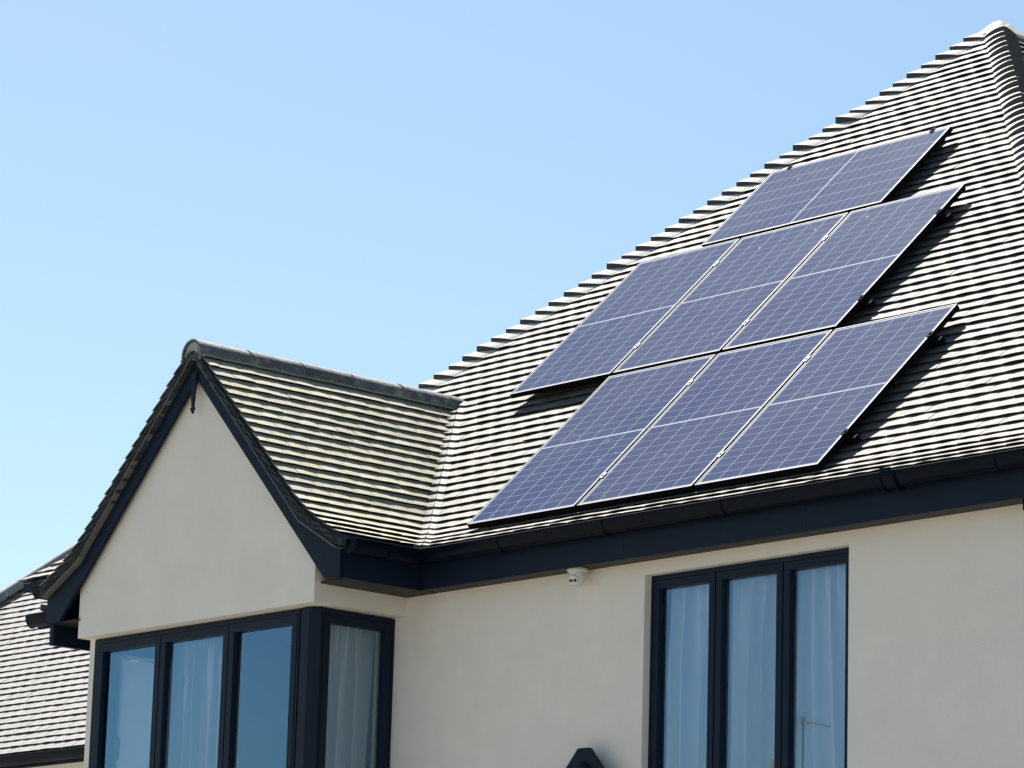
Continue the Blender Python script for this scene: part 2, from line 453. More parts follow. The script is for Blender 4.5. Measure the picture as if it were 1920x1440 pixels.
# bonnet hip tiles, one to a course
def bonnets(O, e1, w1, e2, w2, Y, Z, k0, k1, seed, T=0.047, A=0.19, ex=1.2):
    """A hip whose foot is O; e1/e2 run from the hip along each eave, w1/w2 point up-slope in plan."""
    b = MB(); rnd = random.Random(seed); up = V3((0, 0, 1)); O = V3(O); e1, e2, w1, w2 = map(V3, (e1, e2, w1, w2))
    def hp(k): return O + (w1 + w2) * at_k(Y, k) + up * at_k(Z, k)
    NN = 6
    k = k0
    while k < k1:
        h0, h1 = hp(k), hp(k + 1.7); i = min(len(Y) - 2, int(k)); dy, dz = Y[i + 1] - Y[i], Z[i + 1] - Z[i]; l = math.hypot(dy, dz)
        n1 = (-w1 * dz + up * dy) / l; n2 = (-w2 * dz + up * dy) / l
        ti = min(1, max(0, rnd.gauss(.5, .25))); TTt = T + rnd.gauss(0, .004); jit = rnd.gauss(0, .016)
        top0, top1, low0 = [], [], []
        for q in range(-NN, NN + 1):
            s = abs(q) / NN; e, nn = (e1, n1) if q < 0 else (e2, n2)
            nn = (nn * s ** .7 + (n1 + n2).normalized() * (1 - s ** .7)).normalized()
            a = A * s
            lf0 = .016 + TTt * (1 - s ** ex); lf1 = .001 + TTt * .12 * (1 - s ** ex)
            base = h0 + e * a + (h1 - h0) * (jit)
            top0.append(base + nn * lf0); low0.append(base + (h1 - h0) * .40 + nn * -.004)
            top1.append(h1 + e * a * .92 + nn * lf1)
        mid0 = [a_ + V3((0, 0, -.048)) for a_ in top0]
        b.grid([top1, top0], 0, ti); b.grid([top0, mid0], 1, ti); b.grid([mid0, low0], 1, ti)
        k += 1.0
    return b
bo = bonnets((XL, EY, EZ), (1, 0, 0), (0, 1, 0), (0, 1, 0), (1, 0, 0), MY, MZ, 0, KA - 1.7, 11)
hip_l = obj('hip_tiles', bo, [M_HIP, M_BUTT_SHADE], main_roof)
bo = bonnets((XR, EY, EZ), (-1, 0, 0), (0, 1, 0), (0, 1, 0), (-1, 0, 0), MY, MZ, 0, KA - 1.7, 12, T=.050, A=.175, ex=1.7)
hip_r = obj('hip_tiles', bo, [M_HIP, M_BUTT_SHADE], main_roof)
# low four-sided cap closing the apex
ap = V3(((XL + XR) / 2, EY + HALF, EZ + at_k(MZ, KA)))
mb = MB(); rnd = random.Random(3)
ring = [(.15, .020), (.04, .034)]
rows = []
for r_, lf in [(.152, -.02)] + ring:
    row = []
    for a0 in (0, 90, 180, 270):
        for da in (45 - 8, 45 + 8):
            rr = r_ * 1.30; row.append(ap + V3((rr * math.cos(R(a0 + da)), rr * math.sin(R(a0 + da)), -r_ * math.tan(R(TH)) + lf + .02)))
    rows.append(row)
mb.grid(rows, 0, .5, True); mb.face(rows[-1], 0, .5)
obj('apex_cap', mb, M_HIP, main_roof)

# ------------------------------------------------------------------ front gable roof
mb = MB()
GR, GL = GXC + GHW, GXC - GHW
def segs_gr(k):
    z = at_k(GZ_, k)
    return [(0.0, EY + d_of_z(MY, MZ, z) - GYF)]
ng = int(6 + (GHW - GY_[6]) / (G * math.cos(R(GPH))))
tile_face(mb, (GR, GYF, EZ), (0, 1, 0), (-1, 0, 0), GY_, GZ_, ng, segs_gr, 21, zig=.5, cam_=.0014, T=.0195)
tile_face(mb, (GL, GYF, EZ), (0, 1, 0), (1, 0, 0), GY_, GZ_, ng, segs_gr, 22, zig=.5, cam_=.0014, T=.0195)
gable_roof = obj('gable_roof', mb, [M_TILEG, M_UNDER, M_BUTT_SHADE], house)
gable_roof['label'] = 'lichen spotted tiled gable roof'
# swept valley tiles where the gable meets the main slope
mb = MB(); rnd = random.Random(5)
for sx, gx in ((1, GR), (-1, GL)):
    for k in range(0, KR - 1):
        rows = []
        for kk, base in ((k, 1.0), (k + 1.12, 0.15)):
            d = at_k(MY, kk); z = at_k(MZ, kk); g = d_of_z(GY_, GZ_, z)
            vp_ = V3((gx - sx * g, EY + d, EZ + z)); row = []
            for q in range(-5, 6):
                s = abs(q) / 5; a = .085 * s
                p = vp_ + (V3((sx, 0, 0)) if q > 0 else V3((0, -1, 0))) * a
                nn = V3((0, -math.sin(R(TH)), math.cos(R(TH)))) if q > 0 else V3((sx * math.sin(R(GPH)), 0, math.cos(R(GPH))))
                if q == 0: nn = V3((sx * .5, -.5, .7)).normalized()
                row.append(p + nn * ((.017 + .002 * rnd.random()) * base + .022 * (1 - s) ** 1.5))
            rows.append(row)
        low = [p + V3((0, 0, -.03)) for p in rows[0]]
        ti = rnd.random() * .6 + .2
        if sx > 0: mb.grid([rows[1], rows[0]], 0, ti); mb.grid([rows[0], low], 0, ti)
        else: mb.grid([rows[0], rows[1]], 0, ti); mb.grid([low, rows[0]], 0, ti)
obj('valley_tiles', mb, M_TILE, gable_roof)
# half-round ridge
mb = MB(); rnd = random.Random(9)
RC = EZ + ridge_z - 0.085; RR = 0.108
y = GYF - 0.01; yend = EY + d_of_z(MY, MZ, ridge_z) + 0.02
while y < yend:
    y2 = min(y + 0.45, yend + .05); ti = rnd.random(); dz = rnd.uniform(-.003, .003)
    def arc(yy, r): return [V3((GXC + r * math.cos(R(a)), yy, RC + dz + r * math.sin(R(a)))) for a in range(-25, 206, 15)]
    mb.grid([arc(y, RR), arc(y2 - .012, RR - .002)], 0, ti)
    mb.grid([arc(y2 - .012, RR - .008), arc(y2, RR - .008)], 1, ti)
    mb.grid([arc(y, RR - .016), arc(y, RR)], 0, ti)
    y = y2
mb.face([V3((GXC + (RR - .016) * math.cos(R(a)), GYF + .006, RC + (RR - .016) * math.sin(R(a)))) for a in range(-25, 206, 15)], 1, .5)
obj('ridge_tiles', mb, [M_RIDGE, M_MORT], gable_roof, smooth=True)

# verge: bedding and undercloak under the tiles' front edge, following the bell-cast
def gprof(lift):
    """Points of the gable roof line from the right eave over the apex to the left eave, lowered by lift."""
    pts = [(GR - GY_[k], EZ + GZ_[k]) for k in range(0, 7)]
    apx = (GXC, EZ + ridge_z)
    def off(p, q, f):
        dx, dz = q[0] - p[0], q[1] - p[1]; l = math.hypot(dx, dz); return (p[0] + dz / l * f, p[1] - dx / l * f)
    out = []
    P = pts + [apx]
    for i, p in enumerate(P):
        a, b2 = P[max(0, i - 1)], P[min(len(P) - 1, i + 1)]
        if i == len(P) - 1: out.append((GXC, apx[1] - lift / math.cos(R(GPH))))
        else:
            dx, dz = b2[0] - a[0], b2[1] - a[1]; l = math.hypot(dx, dz)
            out.append((p[0] + dz / l * lift, p[1] - dx / l * lift))
    return out
def bprof(drop=0.0):
    """The bargeboard's own top edge: two straight lines with one kink."""
    return [(-.262, -.238 - drop), (-.648, -.024 - drop), (GXC, -.024 - drop + (-.648 - GXC) * math.tan(R(46.4)))]
def lin(P, x):
    for a, b in zip(P, P[1:]):
        if b[0] <= x <= a[0]: return a[1] + (b[1] - a[1]) * (x - a[0]) / (b[0] - a[0])
    return P[0][1] if x > P[0][0] else P[-1][1]
def strip(l0, l1, y0, y1, side, mbx, mi=0, start=0):
    A, B = gprof(l0)[start:], gprof(l1)[start:]
    for i in range(len(A) - 1):
        def X(p): return p[0] if side > 0 else 2 * GXC - p[0]
        q = [(X(A[i]), A[i][1]), (X(A[i + 1]), A[i + 1][1]), (X(B[i + 1]), B[i + 1][1]), (X(B[i]), B[i][1])]
        if side < 0: q.reverse()
        mbx.prism([V3((x, y0, z)) for x, z in q], (0, y1 - y0, 0), mi)
mb = MB()
for sd in (1, -1):
    A = gprof(.0)
    for p, q in zip(A, A[1:]):
        sx = lambda x: x if sd > 0 else 2 * GXC - x
        Q = [(sx(p[0]), p[1]), (sx(q[0]), q[1]), (sx(q[0]), lin(bprof(-.012), q[0])), (sx(p[0]), lin(bprof(-.012), p[0]))]
        if sd < 0: Q.reverse()
        mb.prism([V3((x, GYF + .010, z)) for x, z in Q], (0, .16, 0), 0)
rnd = random.Random(77)
for sd in (1, -1):
    def vpt(k, lift):
        i = max(0, min(len(GY_) - 2, int(math.floor(k)))); dy, dz = GY_[i + 1] - GY_[i], GZ_[i + 1] - GZ_[i]; l = math.hypot(dy, dz)
        x = GR - at_k(GY_, k) + dz / l * lift; z = EZ + at_k(GZ_, k) + dy / l * lift
        return (x if sd > 0 else 2 * GXC - x, z)
    for k in range(0, ng):
        for lay, kk in ((0, 0), (1, .45), (2, .15)):
            l0 = -.016 - .019 * lay + rnd.gauss(0, .002); th = .013 + rnd.gauss(0, .002); k0 = k + kk + rnd.gauss(0, .05)
            q = [vpt(k0, l0), vpt(k0 + .98, l0 - .012), vpt(k0 + .98, l0 - .012 - th), vpt(k0, l0 - th)]
            if sd < 0: q.reverse()
            mb.prism([V3((x, GYF - .004 + .003 * lay + rnd.gauss(0, .003), z)) for x, z in q], (0, .10, 0), 0, rnd.random())
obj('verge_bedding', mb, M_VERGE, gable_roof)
mb = MB()
for sd in (1, -1):
    for p, q in zip(bprof(), bprof()[1:]):
        sx = lambda x: x if sd > 0 else 2 * GXC - x
        Q = [(sx(p[0]), p[1] + .0115), (sx(q[0]), q[1] + .0115), (sx(q[0]), q[1] + .001), (sx(p[0]), p[1] + .001)]
        if sd < 0: Q.reverse()
        mb.prism([V3((x, GYF - .002, z)) for x, z in Q], (0, .172, 0), 0)
obj('undercloak', mb, M_CLOAK, gable_roof)

# bargeboards (two, butted at the apex): outer edge follows the kick, inner edge runs straight
BF, BT = -0.825, 0.028
def barge(side):
    m_ = MB()
    A = bprof()
    ap_z = A[-1][1]
    inn_top = (GXC, ap_z - 0.150)
    tipx = A[0][0]
    slope = math.tan(R(46.2))
    zb = -0.42
    inn_x = GXC + (inn_top[1] - (zb + .01)) / slope
    poly = [(p[0], p[1]) for i, p in enumerate(A)]
    poly = poly + [inn_top, (inn_x, zb + .008), (tipx, zb)]
    X = (lambda x: x) if side > 0 else (lambda x: 2 * GXC - x)
    # strips of quads so the concave outline is filled properly
    top = poly[:len(A)]
    def inner_z(x): return max(zb, inn_top[1] - (x - GXC) * slope)
    cols = [(p[0], p[1]) for p in top]
    for i in range(len(cols) - 1):
        (xa, za), (xb, zb_) = cols[i], cols[i + 1]
        xs = [xa, xb] if not (xb < inn_x < xa) else [xa, inn_x, xb]
        for u0, u1 in zip(xs, xs[1:]):
            f = lambda x: za + (zb_ - za) * (x - xa) / (xb - xa)
            q = [(u0, f(u0)), (u1, f(u1)), (u1, inner_z(u1)), (u0, inner_z(u0))]
            q = [(X(x), z) for x, z in q]
            if side < 0: q.reverse()
            m_.prism([V3((x, BF, z)) for x, z in q], (0, BT, 0))
    o = obj('bargeboard', m_, M_ANT, house)
    return o
barge(1); barge(-1)
# finial: a slim pointed drop
mb = MB()
fx = GXC - .012
zt, zb2 = EZ + ridge_z - .20, EZ + ridge_z - .47
yf = BF - .014
for (x0, x1, za, x2, x3, zb_) in ((-.030, .030, zt, -.018, .018, zt - .17), (-.018, .018, zt - .17, -.010, .010, zb2 + .03), (-.022, .022, zb2 + .03, -.022, .022, zb2 + .015), (-.016, .016, zb2 + .015, -.002, .002, zb2 - .012)):
    mb.prism([V3((fx + x0, yf, za)), V3((fx + x1, yf, za)), V3((fx + x3, yf, zb_)), V3((fx + x2, yf, zb_))], (0, .012, 0))
obj('finial', mb, M_ANT, house)

# ------------------------------------------------------------------ walls
WY = 0.0                                     # main wall face
BWY, BXR, BXL = -0.77, -0.575, 2 * GXC + 0.575
WX0, WX1, WZT, WZB = 1.64, 3.30, -0.495, -1.93
mb = MB()
HXL, HXR = -3.10, 5.20
TZ = -0.40
mb.box((BXR - .3, WY, GZ), (WX0, WY + .3, TZ))
mb.box((WX1, WY, GZ), (HXR, WY + .3, TZ))
mb.box((WX0, WY, GZ), (WX1, WY + .3, WZB))
mb.box((WX0, WY, WZT), (WX1, WY + .3, TZ))
mb.box((HXR - .3, WY + .3, GZ), (HXR, 9.6, TZ)); mb.box((HXL, WY + .3, GZ), (HXL + .3, 9.6, TZ)); mb.box((HXL + .3, 9.3, GZ), (HXR - .3, 9.6, TZ))
obj('wall', mb, M_WALL, house)
mb = MB()
BZ = -0.535                                  # head of the bay windows
BYW, BXW = -0.67, -0.68                      # planes of the bay window frames
zap = EZ + ridge_z - .10
def gz(x): return min(zap - abs(x - GXC) * 1.05, 9)
n_ = 8
xs = [BXL, GXC, BXR]
for xa, xb in zip(xs, xs[1:]):
    mb.prism([V3((xa, BWY, BZ)), V3((xb, BWY, BZ)), V3((xb, BWY, gz(xb))), V3((xa, BWY, gz(xa)))], (0, .26, 0))
mb.box((BXR - .26, BWY + .26, BZ), (BXR, WY, -.36))
mb.box((BXL, BWY + .26, BZ), (BXL + .26, WY, -.36))
# below the windows
mb.box((BXL + .04, BYW, GZ), (BXR - .04, WY, -2.05))
mb.box((BXL + .004, BYW + .004, -2.05), (-3.080, BYW + .098, BZ))
obj('bay_wall', mb, M_WALL, house)

# fascias, soffits
mb = MB()
ZF, ZFT = -0.42, -0.175
for x0, x1 in ((-.24, 1.62), (1.623, 3.12), (3.123, XR - .02)):
    mb.box((x0, -.17, ZF), (x1, -.148, ZFT))
obj('fascia', mb, M_ANT, house)
mb = MB(); mb.box((-4.52, -.17, -.27), (GL + .05, -.148, ZFT)); obj('fascia', mb, M_ANT, house)
mb = MB()
mb.box((-.262, BF + BT + .001, ZF), (-.24, -.17, ZFT))
obj('gable_fascia', mb, M_ANT, house)
mb = MB(); mb.box((GL + .03, -.778, -.555), (GL + .075, -.10, ZFT)); obj('gable_fascia', mb, M_ANT, house)
mb = MB()
mb.box((-.24, -.148, ZF + .008), (XR - .02, .02, ZF + .016))
mb.box((BXR - .02, -.72, ZF + .008), (-.262, .02, ZF + .016))
obj('soffit', mb, M_SOFF, house)
mb = MB(); mb.box((GL + .075, BF + BT + .001, ZF + .008), (BXL + .02, .02, ZF + .016)); obj('soffit', mb, M_SOFF, house)

# gutters: half-round, with unions
def gutter(parent, a, b, unions, side, r=.058, caps=(False, False), brackets=()):
    a, b = V3(a), V3(b); d = (b - a); L = d.length; d.normalize(); s = V3(side).normalized(); up = V3((0, 0, 1))
    def ring(t, rr, lip=True): return [a + d * t + s * (rr * math.cos(R(q))) + up * (1.45 * rr * math.sin(R(q))) for q in range(180, 361, 15)]
    m_ = MB()
    m_.grid([ring(0, r), ring(L, r)]); m_.grid([ring(L, r - .004), ring(0, r - .004)])
    m_.grid([[ring(0, r)[-1], ring(L, r)[-1]], [ring(0, r - .004)[-1], ring(L, r - .004)[-1]]])
    m_.tube(a + s * r, b + s * r, .006, 8)
    for t, c in ((0, caps[0]), (L, caps[1])):
        if c:
            q = ring(t, r + .003); m_.prism(q + [q[-1] + up * .004, q[0] + up * .004], d * (.006 if t == 0 else -.006))
    g = obj('gutter', m_, M_GUT, parent, smooth=True)
    for t, wd in unions:
        u = MB(); A, B = ring(t - wd / 2, r + .007), ring(t + wd / 2, r + .007); A2, B2 = ring(t - wd / 2, r - .001), ring(t + wd / 2, r - .001)
        u.grid([A, B]); u.grid([B, B2]); u.grid([A2, A])
        u.grid([ring(t - wd / 2, r + .012), ring(t - wd / 2 + .012, r + .012)]); u.grid([ring(t + wd / 2 - .012, r + .012), ring(t + wd / 2, r + .012)])
        u.grid([ring(t - wd / 2, r + .007), ring(t - wd / 2, r + .012)]); u.grid([ring(t + wd / 2, r + .012), ring(t + wd / 2, r + .007)])
        u.box((-.01, -.004, -.02), (.01, .010, .02), fr=lambda p: a + d * t + s * (r + .008) + d * p.x * (wd / .03) + s * p.y + up * (p.z + .0))
        obj('gutter_union', u, M_GUT, g, inv=False)
    for t in brackets:
        u = MB(); A, B = ring(t - .012, r + .005), ring(t + .012, r + .005)
        u.grid([A, B]); u.grid([B, ring(t + .012, r)]); u.grid([ring(t - .012, r), A])
        obj('gutter_bracket', u, M_GUT, g, inv=False)
    return g
GC = -.186
gx0 = -.17
def gx(px): return px
gutter(house, (-.175, -.235, GC), (XR + .05, -.235, GC), [(3.85 - gx0, .11)], (0, -1, 0), brackets=(.78, 1.72, 2.72, 4.78))
gutter(house, (-.175, GYF + .05, GC), (-.175, -.235, GC), [], (1, 0, 0), caps=(True, False), brackets=(.30,))
gutter(house, (-3.60, GYF + .05, -.135), (-3.60, -.235, -.135), [], (-1, 0, 0), caps=(True, False))
gutter(house, (-4.50, -.235, GC), (GL + .05, -.235, GC), [], (0, -1, 0), caps=(True, False))

# ------------------------------------------------------------------ windows
def window(O, ex, out, x0, x1, zt, zb, sashes, label, fo=(.03, .03), sw=.05, depth=.075, handle=None):
    """One window: the fixed frame, a sash and pane per light. Local x along ex, outward along out."""
    O, ex, out = V3(O), V3(ex), V3(out)
    fr = lambda p: O + ex * p.x + out * p.y + V3((0, 0, p.z))
    m_ = MB()
    m_.box((x0, -depth, zt - .030), (x1, 0, zt), fr=fr); m_.box((x0, -depth, zb), (x1, 0, zb + .04), fr=fr)
    m_.box((x0, -depth, zb + .04), (x0 + fo[0], 0, zt - .030), fr=fr); m_.box((x1 - fo[1], -depth, zb + .04), (x1, 0, zt - .030), fr=fr)
    for (a, b), (c, d) in zip(sashes, sashes[1:]): m_.box(((b + c) / 2 - .014, -depth, zb + .04), ((b + c) / 2 + .014, -.022, zt - .030), fr=fr)
    wo = obj('window', m_, M_FRAME, house)
    wo['label'] = label
    for i, (a, b) in enumerate(sashes):
        m_ = MB(); za, zc = zt - .032, zb + .042; a, b = a + .004, b - .004
        F0 = .004
        m_.box((a, -.045, za - sw), (b, F0, za), fr=fr); m_.box((a, -.045, zc), (b, F0, zc + sw), fr=fr)
        m_.box((a, -.045, zc + sw), (a + sw, F0, za - sw), fr=fr); m_.box((b - sw, -.045, zc + sw), (b, F0, za - sw), fr=fr)
        so_ = obj('sash', m_, M_FRAME, wo, inv=False, bevel=.003)
        g = MB(); g.face([fr(V3(p)) for p in ((a + sw - .005, -.030, zc + sw - .005), (b - sw + .005, -.030, zc + sw - .005), (b - sw + .005, -.030, za - sw + .005), (a + sw - .005, -.030, za - sw + .005))])
        obj('pane', g, M_GLASS, wo, inv=False)
        if handle == i:
            h = MB(); hx = a + sw - .022; hz = (za + zc) / 2 + .05
            h.box((hx - .014, -.066, hz - .07), (hx + .014, -.045, hz + .07), fr=fr)
            h.box((hx - .011, -.095, hz + .0), (hx + .012, -.062, hz + .035), fr=fr)
            h.box((hx - .011, -.100, hz - .12), (hx + .012, -.083, hz + .02), fr=fr)
            obj('handle', h, M_HAND, wo, inv=False, bevel=.004)
    return wo
window((0, .055, 0), (1, 0, 0), (0, -1, 0), WX0 + .002, WX1 - .002, WZT - .002, WZB + .002, [(WX0 + .018, 2.188), (2.188, 2.738), (2.738, WX1 - .018)], 'three light window in the main wall', fo=(.016, .016))
BZB = -2.05
window((0, BYW, 0), (1, 0, 0), (0, -1, 0), -3.078, -.835, BZ - .010, BZB, [(-3.035, -2.319), (-2.319, -1.572), (-1.572, -.852)], 'three light front window of the bay', fo=(.042, .016), sw=.055)
window((BXW, 0, 0), (0, 1, 0), (1, 0, 0), -.612, -.002, BZ - .010, BZB, [(-.600, -.025)], 'narrow side window of the bay beside the main wall', fo=(.012, .022), sw=.055)
LXW = 2 * GXC - BXW
window((LXW, 0, 0), (0, 1, 0), (-1, 0, 0), -.575, -.002, BZ - .010, BZB, [(-.565, -.02)], 'narrow side window of the bay on its far side', fo=(.012, .022), sw=.055, handle=0)
mb = MB()
mb.box((-.834, BYW + .01, BZB), (-.815, BYW + .08, BZ - .004))
mb.prism([V3((-.815, BYW - .004, BZB)), V3((-.735, BYW - .004, BZB)), V3((BXW + .004, BYW + .045, BZB)), V3((BXW + .004, -.614, BZB)), V3((-.815, -.59, BZB))], (0, 0, BZ - .004 - BZB))
obj('corner_post', mb, M_FRAME, house)
mb = MB(); mb.box((-3.075, BYW + .0765, BZB), (LXW + .074, -.576, BZ - .012)); obj('corner_post', mb, M_FRAME, house)

# rooms behind the glass
mb = MB()
def room(x0, x1, y0, y1, z0, z1, mi, ceil_mi):
    mb.face([(x0, y1, z0), (x1, y1, z0), (x1, y1, z1), (x0, y1, z1)], mi); mb.face([(x0, y0, z0), (x0, y1, z0), (x0, y1, z1), (x0, y0, z1)], mi)
    mb.face([(x1, y0, z0), (x1, y0, z1), (x1, y1, z1), (x1, y1, z0)], mi); mb.face([(x0, y0, z0), (x1, y0, z0), (x1, y1, z0), (x0, y1, z0)], mi)
    mb.face([(x0, y0, z1), (x0, y1, z1), (x1, y1, z1), (x1, y0, z1)], ceil_mi)
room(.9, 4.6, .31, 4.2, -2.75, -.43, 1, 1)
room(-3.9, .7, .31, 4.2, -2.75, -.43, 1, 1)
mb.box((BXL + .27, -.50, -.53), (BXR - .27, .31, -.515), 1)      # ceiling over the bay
obj('room', mb, [M_ROOMW, M_ROOMD], house)

# ------------------------------------------------------------------ curtains, blind, lamp (things that hang or stand inside)
def curtain(name, label, O, ex, n_out, x0, x1, z1, z0, folds, amp, seed, lean=0.0, gather=0.0, group=None, cat='curtain', mt=None):
    O, ex, n_out = V3(O), V3(ex), V3(n_out); rnd = random.Random(seed); m_ = MB()
    N, K = int(folds * 12), 14
    ph = [rnd.uniform(-.9, .9) for _ in range(int(folds) + 3)]; am = [rnd.uniform(.45, 1.3) for _ in range(int(folds) + 3)]
    rows = []
    for j in range(K + 1):
        t = j / K; row = []
        for i in range(N + 1):
            f = i / N; c = f * folds; q = int(c)
            a = am[q] * (1 - (c - q)) + am[q + 1] * (c - q); p = ph[q] * (1 - (c - q)) + ph[q + 1] * (c - q)
            s = math.sin(2 * math.pi * c + p + .35 * math.sin(3 * t + q))
            wv = s * amp * a * (.35 + .65 * min(1, t * 3)) + .35 * amp * math.sin(2 * math.pi * c * 2.3 + seed)* (1 - min(1, t * 2.2))
            x = x0 + (x1 - x0) * (f + gather * t * math.sin(math.pi * f) * .25) + lean * t * (.4 + .6 * f) + .006 * math.cos(2 * math.pi * c + p)
            row.append(O + ex * x + n_out * wv + V3((0, 0, z1 + (z0 - z1) * t)))
        rows.append(row)
    m_.grid(rows)
    o = obj(name, m_, mt or M_CURT, None, smooth=True)
    return tag(o, label, cat, group)
CG = 'white sheer curtains behind the windows'
curtain('curtain', 'long white sheer curtain behind the left and middle panes of the right hand window', (0, .18, 0), (1, 0, 0), (0, -1, 0), 1.70, 2.80, -.46, -2.3, 8.5, .07, 3, group=CG, mt=M_CURT2)
curtain('curtain', 'white sheer curtain hanging askew behind the rightmost pane of the right hand window', (0, .18, 0), (1, 0, 0), (0, -1, 0), 2.74, 3.36, -.46, -2.3, 5, .07, 8, lean=.14, group=CG, mt=M_CURT2)
curtain('curtain', 'white sheer curtain drawn to one side behind the middle front pane of the gabled bay', (0, -.53, 0), (1, 0, 0), (0, -1, 0), -2.40, -1.80, -.54, -2.3, 6, .06, 5, lean=.05, group=CG)
curtain('curtain', 'grey looking sheer curtain behind the shaded side window of the bay', (BXW - .17, 0, 0), (0, 1, 0), (1, 0, 0), -.60, -.04, -.54, -2.3, 4.5, .04, 12, lean=-.08, group=CG)
mb = MB(); mb.box((LXW + .050, -.573, -2.2), (LXW + .053, -.004, -.66)); mb.tube((LXW + .066, -.573, -.645), (LXW + .066, -.004, -.645), .015)
tag(obj('roller_blind', mb, M_BLIND), 'plain pale blind seen through the leftmost front pane of the gabled bay', 'blind')
mb = MB()
lx, ly, lz = 2.665, .115, -1.83
mb.lathe((lx, ly, lz), (0, 0, 1), [(0, .062), (.16, .052)], 24)
lamp = thing('table_lamp', 'small lamp with drum shade standing behind the middle pane of the right hand window', 'lamp', (lx, ly, -2.12))
obj('lamp_shade', mb, M_LAMP, lamp, smooth=True)
mb = MB(); mb.lathe((lx, ly, -2.12), (0, 0, 1), [(0, .05), (.02, .05), (.04, .015), (.30, .012)], 16)
obj('lamp_stem', mb, M_STEEL, lamp, smooth=True)

# ------------------------------------------------------------------ small side roof with flared eave, left of the gable
side = MB()
def flap():
    pts_t = 0
    # front slope: eave line from (sx0..sx1) at sy, sz, five courses up, hip on the left at 45 degrees in plan
    sx0, sx1, sy, sz = -4.90, -3.9, -.10, .125
    FY, FZ = profile(42, 9, (36, 38, 40))
    tile_face(side, (0, sy, sz), (1, 0, 0), (0, 1, 0), FY, FZ, 7, lambda k: [(sx0 + at_k(FY, k), -3.3)], 31)
    side.box((sx0 + .02, sy + .03, sz - .07), (-3.3, sy + .05, sz - .012), 3)
    side.face([(sx0 + .02, sy + .03, sz - .07), (-3.3, sy + .03, sz - .07), (-3.3, .9, sz - .07), (sx0 + .02, .9, sz - .07)], 4)
flap()
sr = obj('side_roof', side, [M_TILE, M_UNDER, M_BUTT_SHADE, M_ANT, M_CLOAK], house)

# ------------------------------------------------------------------ wall lantern below the camera
LX, LY, LZ = 1.262, -.125, -1.530
wl = thing('wall_lantern', 'dark hooded lantern with flat topped hood on the wall at the bottom picture edge', 'lantern', (LX, 0, LZ - .5))
mb = MB()
def lp(x, z, y=0.0): return V3((LX + x, LY + y, LZ + z))
mb.prism([lp(-.042, 0), lp(.042, 0), lp(.30, -.285), lp(.30, -.36), lp(.14, -.20), lp(-.14, -.20), lp(-.30, -.36), lp(-.30, -.285)][:3] + [lp(.14, -.285), lp(-.14, -.285), lp(-.30, -.285)], (0, .012, 0))
for q in ((lp(-.046, .004), lp(.046, .004), lp(.046, -.003), lp(-.046, -.003)),):
    mb.prism(q, (0, .035, 0))
for sx in (1, -1):
    q = [lp(sx * .046, .003), lp(sx * .31, -.289), lp(sx * .303, -.295), lp(sx * .040, -.002)]
    mb.prism(q if sx < 0 else list(reversed(q)), (0, .035, 0))
mb.box((LX - .05, LY + .03, LZ - .5), (LX + .05, WY, LZ - .26)); mb.box((LX - .02, LY + .012, LZ - .25), (LX + .02, WY, LZ - .21))
obj('hood', mb, M_ANT, wl, bevel=.002)
mb = MB(); mb.lathe(lp(0, -.165, -.002), (0, -1, 0), [(0, .085), (.02, .078), (.04, .055), (.05, .02)], 24)
obj('lamp_glass', mb, M_FRAME, wl, smooth=True)

# ------------------------------------------------------------------ neighbouring house to the left
nb = thing('house', 'neighbouring house with plain grey tiled hip roof and white wall beyond the gable', 'house', (-8, 6, GZ))
NEY, NEZ = 3.15, -.50
NX1 = -6.2
NY, NZ = profile(44.0, 60, ())
mb = MB()
def segs_n(k):
    d = at_k(NY, k); return [(NHC0 + d, NX1 - 0.0)]
NHC0 = -15.1
tile_face(mb, (0, NEY, NEZ), (1, 0, 0), (0, 1, 0), NY, NZ, 46, segs_n, 41, T=.013)
nroof = obj('roof', mb, [M_TILEW, M_UNDER, M_BUTT_SHADE], nb)
mb = MB(); rnd = random.Random(2)
h0 = V3((NHC0, NEY, NEZ)); hd = V3((1, 1, math.tan(R(44)))).normalized(); sd_ = V3((1, -1, 0)).normalized(); hn = hd.cross(sd_); hn = hn if hn.z > 0 else -hn
t = 0.0
while t < 5.7:
    ti = rnd.random()
    def arc2(tt, r): return [h0 + hd * tt + sd_ * (r * math.cos(R(a))) + hn * (r * math.sin(R(a)) - .01) for a in range(0, 181, 18)]
    mb.grid([arc2(t, .115), arc2(t + .435, .115)], 0, ti); mb.grid([arc2(t + .435, .116), arc2(t + .45, .116)], 1, ti)
    t += .45
obj('hip_tiles', mb, [M_CAP, M_MORT], nroof, smooth=True)
mb = MB()
mb.box((NHC0 + .35, NEY + .30, GZ), (NX1, NEY + .6, NEZ - .09)); mb.box((NHC0 + .35, NEY + .09, NEZ - .12), (NX1, NEY + .30, NEZ - .105)); mb.box((NX1 - .3, NEY + .6, GZ), (NX1, NEY + 6, NEZ + 1.0)); mb.box((NHC0 + .35, NEY + .6, GZ), (NHC0 + .65, NEY + 6, NEZ - .1))
obj('wall', mb, M_WALL2, nb)
mb = MB(); mb.box((NHC0 + .1, NEY + .06, NEZ - .125), (NX1, NEY + .09, NEZ + .035)); obj('fascia', mb, M_ANT, nb)
gutter(nb, (NHC0 + .05, NEY, NEZ - .025), (NX1, NEY, NEZ - .025), [], (0, -1, 0), r=.055, brackets=(2.1, 3.0))

